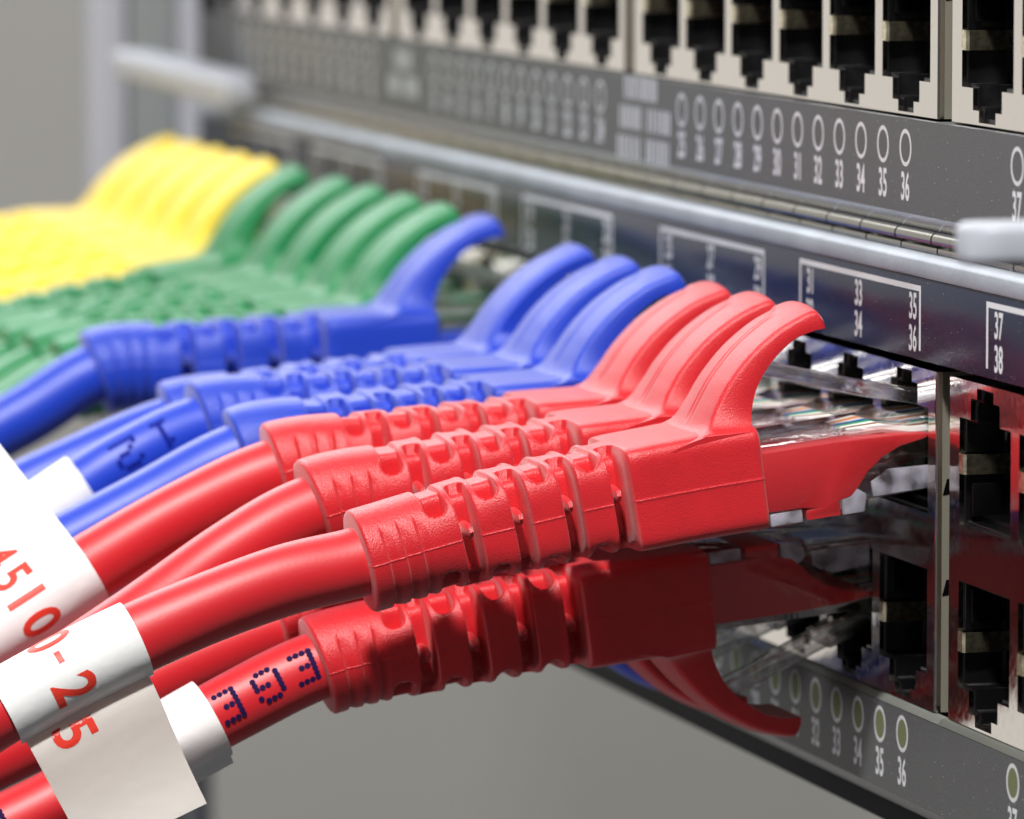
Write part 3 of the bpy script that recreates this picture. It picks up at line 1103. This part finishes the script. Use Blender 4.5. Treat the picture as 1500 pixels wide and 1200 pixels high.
def print_on_tag(tag, path, base, prof, side, txt, v0, smid, h, wsc, lift, m=M_INK):
    """lettering that follows the sheet: reading direction along the profile, letter tops towards the plug"""
    pr = np.array(prof)
    d = np.gradient(pr, axis=0); d /= np.linalg.norm(d, axis=1, keepdims=True)
    nn = np.stack([-d[:, 1], d[:, 0]], -1) * side
    L = np.r_[0, np.cumsum(np.linalg.norm(np.diff(pr, axis=0), axis=1))]
    vs, fs = text_outline(txt)
    me = mesh('printed_text', vs, fs, m)
    bm = bmesh.new(); bm.from_mesh(me)
    bmesh.ops.triangulate(bm, faces=bm.faces)
    for _ in range(4):
        le = [e for e in bm.edges if e.calc_length() > 0.16]
        if not le:
            break
        bmesh.ops.subdivide_edges(bm, edges=le, cuts=1)
        bmesh.ops.triangulate(bm, faces=bm.faces)
    for v in bm.verts:
        vv = v0 + v.co.x * h * wsc
        ss = smid - v.co.y * h
        c = np.array([np.interp(vv, L, pr[:, 0]), np.interp(vv, L, pr[:, 1])])
        n = np.array([np.interp(vv, L, nn[:, 0]), np.interp(vv, L, nn[:, 1])])
        c = c + n * lift
        p_, _, n1_, n2_ = [x[0] for x in path.at(np.array([ss]))]
        v.co = Vector(p_ + n1_ * c[0] + n2_ * c[1]) - base
    bm.to_mesh(me); bm.free()
    return link('printed_text', me, tag)


def s_at_y(path, y):
    s = np.linspace(0, path.L, 800)
    return float(np.interp(-y, -path.at(s)[0][:, 1], s))


# tag on the nearest red cable: over the top, down the front, then hanging as a flag
prof2 = arc(3.05, 168, -78, 44)
t2, _ = wrap_tag(r0, p_r0, b_r0, s_at_y(p_r0, -62.6), s_at_y(p_r0, -73.2), prof2, 0.14)
finish_caps(t2, len(prof2))
prof2f = [(0.95, -2.75), (1.5, -3.6), (1.62, -4.6), (1.55, -6), (1.35, -8), (1.5, -10.5), (1.9, -12.2), (2.4, -13.7)]
t2f, _ = wrap_tag(r0, p_r0, b_r0, s_at_y(p_r0, -62.95), s_at_y(p_r0, -72.9), prof2f, 0.16, name='tag_flag', m=M_FILM)
finish_caps(t2f, len(prof2f))
sm = s_at_y(p_r0, -68.3)
print_on_tag(t2, p_r0, b_r0, prof2, 1, '0', 4.7, sm, 3.6, 0.85, 0.1)
print_on_tag(t2, p_r0, b_r0, prof2, 1, '-', 6.9, sm, 0.5, 1.0, 0.1)
print_on_tag(t2, p_r0, b_r0, prof2, 1, '2', 9.7, sm, 3.6, 0.85, 0.1)
print_on_tag(t2f, p_r0, b_r0, prof2f, 1, '5', 1.5, sm + 1.5, 3.6, 0.85, 0.1)
# tag on the third red cable: a flag standing up behind, wrapped down round the front
up = [(1.835 - 0.80 * k, 2.435 + 0.60 * k) for k in (20, 16, 12, 8, 4, 1)]
prof1 = up + arc(3.05, 53, -130, 36)
t1, _ = wrap_tag(r2, p_r2, b_r2, s_at_y(p_r2, -60.8), s_at_y(p_r2, -78), prof1, 0.14)
finish_caps(t1, len(prof1))
sm = s_at_y(p_r2, -65.8)
for ch, v in (('4', 16.3), ('5', 19.0), ('1', 21.4), ('0', 23.8)):
    print_on_tag(t1, p_r2, b_r2, prof1, 1, ch, v, sm, 3.5, 0.85, 0.1)
# rolled band on the lower red cable
prof3 = arc(3.3, 250, -92, 48) + [(-0.45, -3.65), (-0.7, -4.2)]
t3, _ = wrap_tag(l1, p_l1, b_l1, s_at_y(p_l1, -53.6), s_at_y(p_l1, -61.5), prof3, 0.14)
finish_caps(t3, len(prof3))
# white band on the second blue cable
prof4 = arc(3.05, 200, -150, 48)
t4, _ = wrap_tag(b4, p_b4, b_b4, s_at_y(p_b4, -55.6), s_at_y(p_b4, -62.5), prof4, 0.14)
finish_caps(t4, len(prof4))

# inkjet dot lettering on the jackets (upside-down in the photograph)
GLYPH = {
    'E': ['11110', '10000', '10000', '11100', '10000', '10000', '11110'],
    'G': ['01110', '10001', '10000', '10111', '10001', '10001', '01110'],
    '2': ['01110', '10001', '00001', '00110', '01000', '10000', '11111'],
    '1': ['00100', '01100', '00100', '00100', '00100', '00100', '01110'],
}


def dot_print(jacket_root, path, base, chars, pitch, m, a_mid, r=2.86, dot=0.25, aspan=0.138):
    b = MB()
    for ch, s_mid in chars:
        for i, row in enumerate(GLYPH[ch]):
            for j, bit in enumerate(row):
                if bit != '1':
                    continue
                # turned half round: rows run upwards, columns towards the free end become reversed
                s = s_mid + (j - 2) * pitch
                a = a_mid + (i - 3) * aspan
                V = []
                for q in range(8):
                    th = 2 * math.pi * q / 8
                    ss, aa = s + dot * math.cos(th), a + dot * math.sin(th) / r
                    V.append(path.place(np.array([ss]), np.array([r * math.cos(aa)]), np.array([r * math.sin(aa)]))[0])
                b.add(V, [tuple(range(8))])
    me = b.mesh('printed_text', m)
    o = link('printed_text', offset(me, base), jacket_root)
    o['kind'] = 'stuff'
    return o


def child(root, name):
    return [c for c in root.children if c.name.split('.')[0] == name][0]


dot_print(child(l1, 'cable_jacket'), p_l1, b_l1, [('E', s_at_y(p_l1, -46.5)), ('G', s_at_y(p_l1, -49.2)), ('E', s_at_y(p_l1, -52.6)), ('E', s_at_y(p_l1, -71.5)), ('G', s_at_y(p_l1, -74.5))], 0.50, M_DOT, 0.36)
dot_print(child(b4, 'cable_jacket'), p_b4, b_b4, [('1', s_at_y(p_b4, -49.0)), ('2', s_at_y(p_b4, -52.0))], 0.46, M_DOTB, 0.35)

# ------------------------------------------------------------------ rack post at the far end
post = empty('rack_post', (-300, -4, -400), 'pale upright rack post standing past the far end of the switches', 'rack post')
for (ya, yb, xa, xb, m, nm) in ((-6.5, -2.0, 4, 8, M_POST, 'flange'), (4.6, 8.2, 4, 8, M_POST, 'flange'), (-2.0, 4.6, 1, 5, M_WEB, 'web')):
    b = MB(); b.box(xa, xb, ya, yb, 0, 900)
    link(nm, b.mesh(nm, m, bevel=0.5), post)
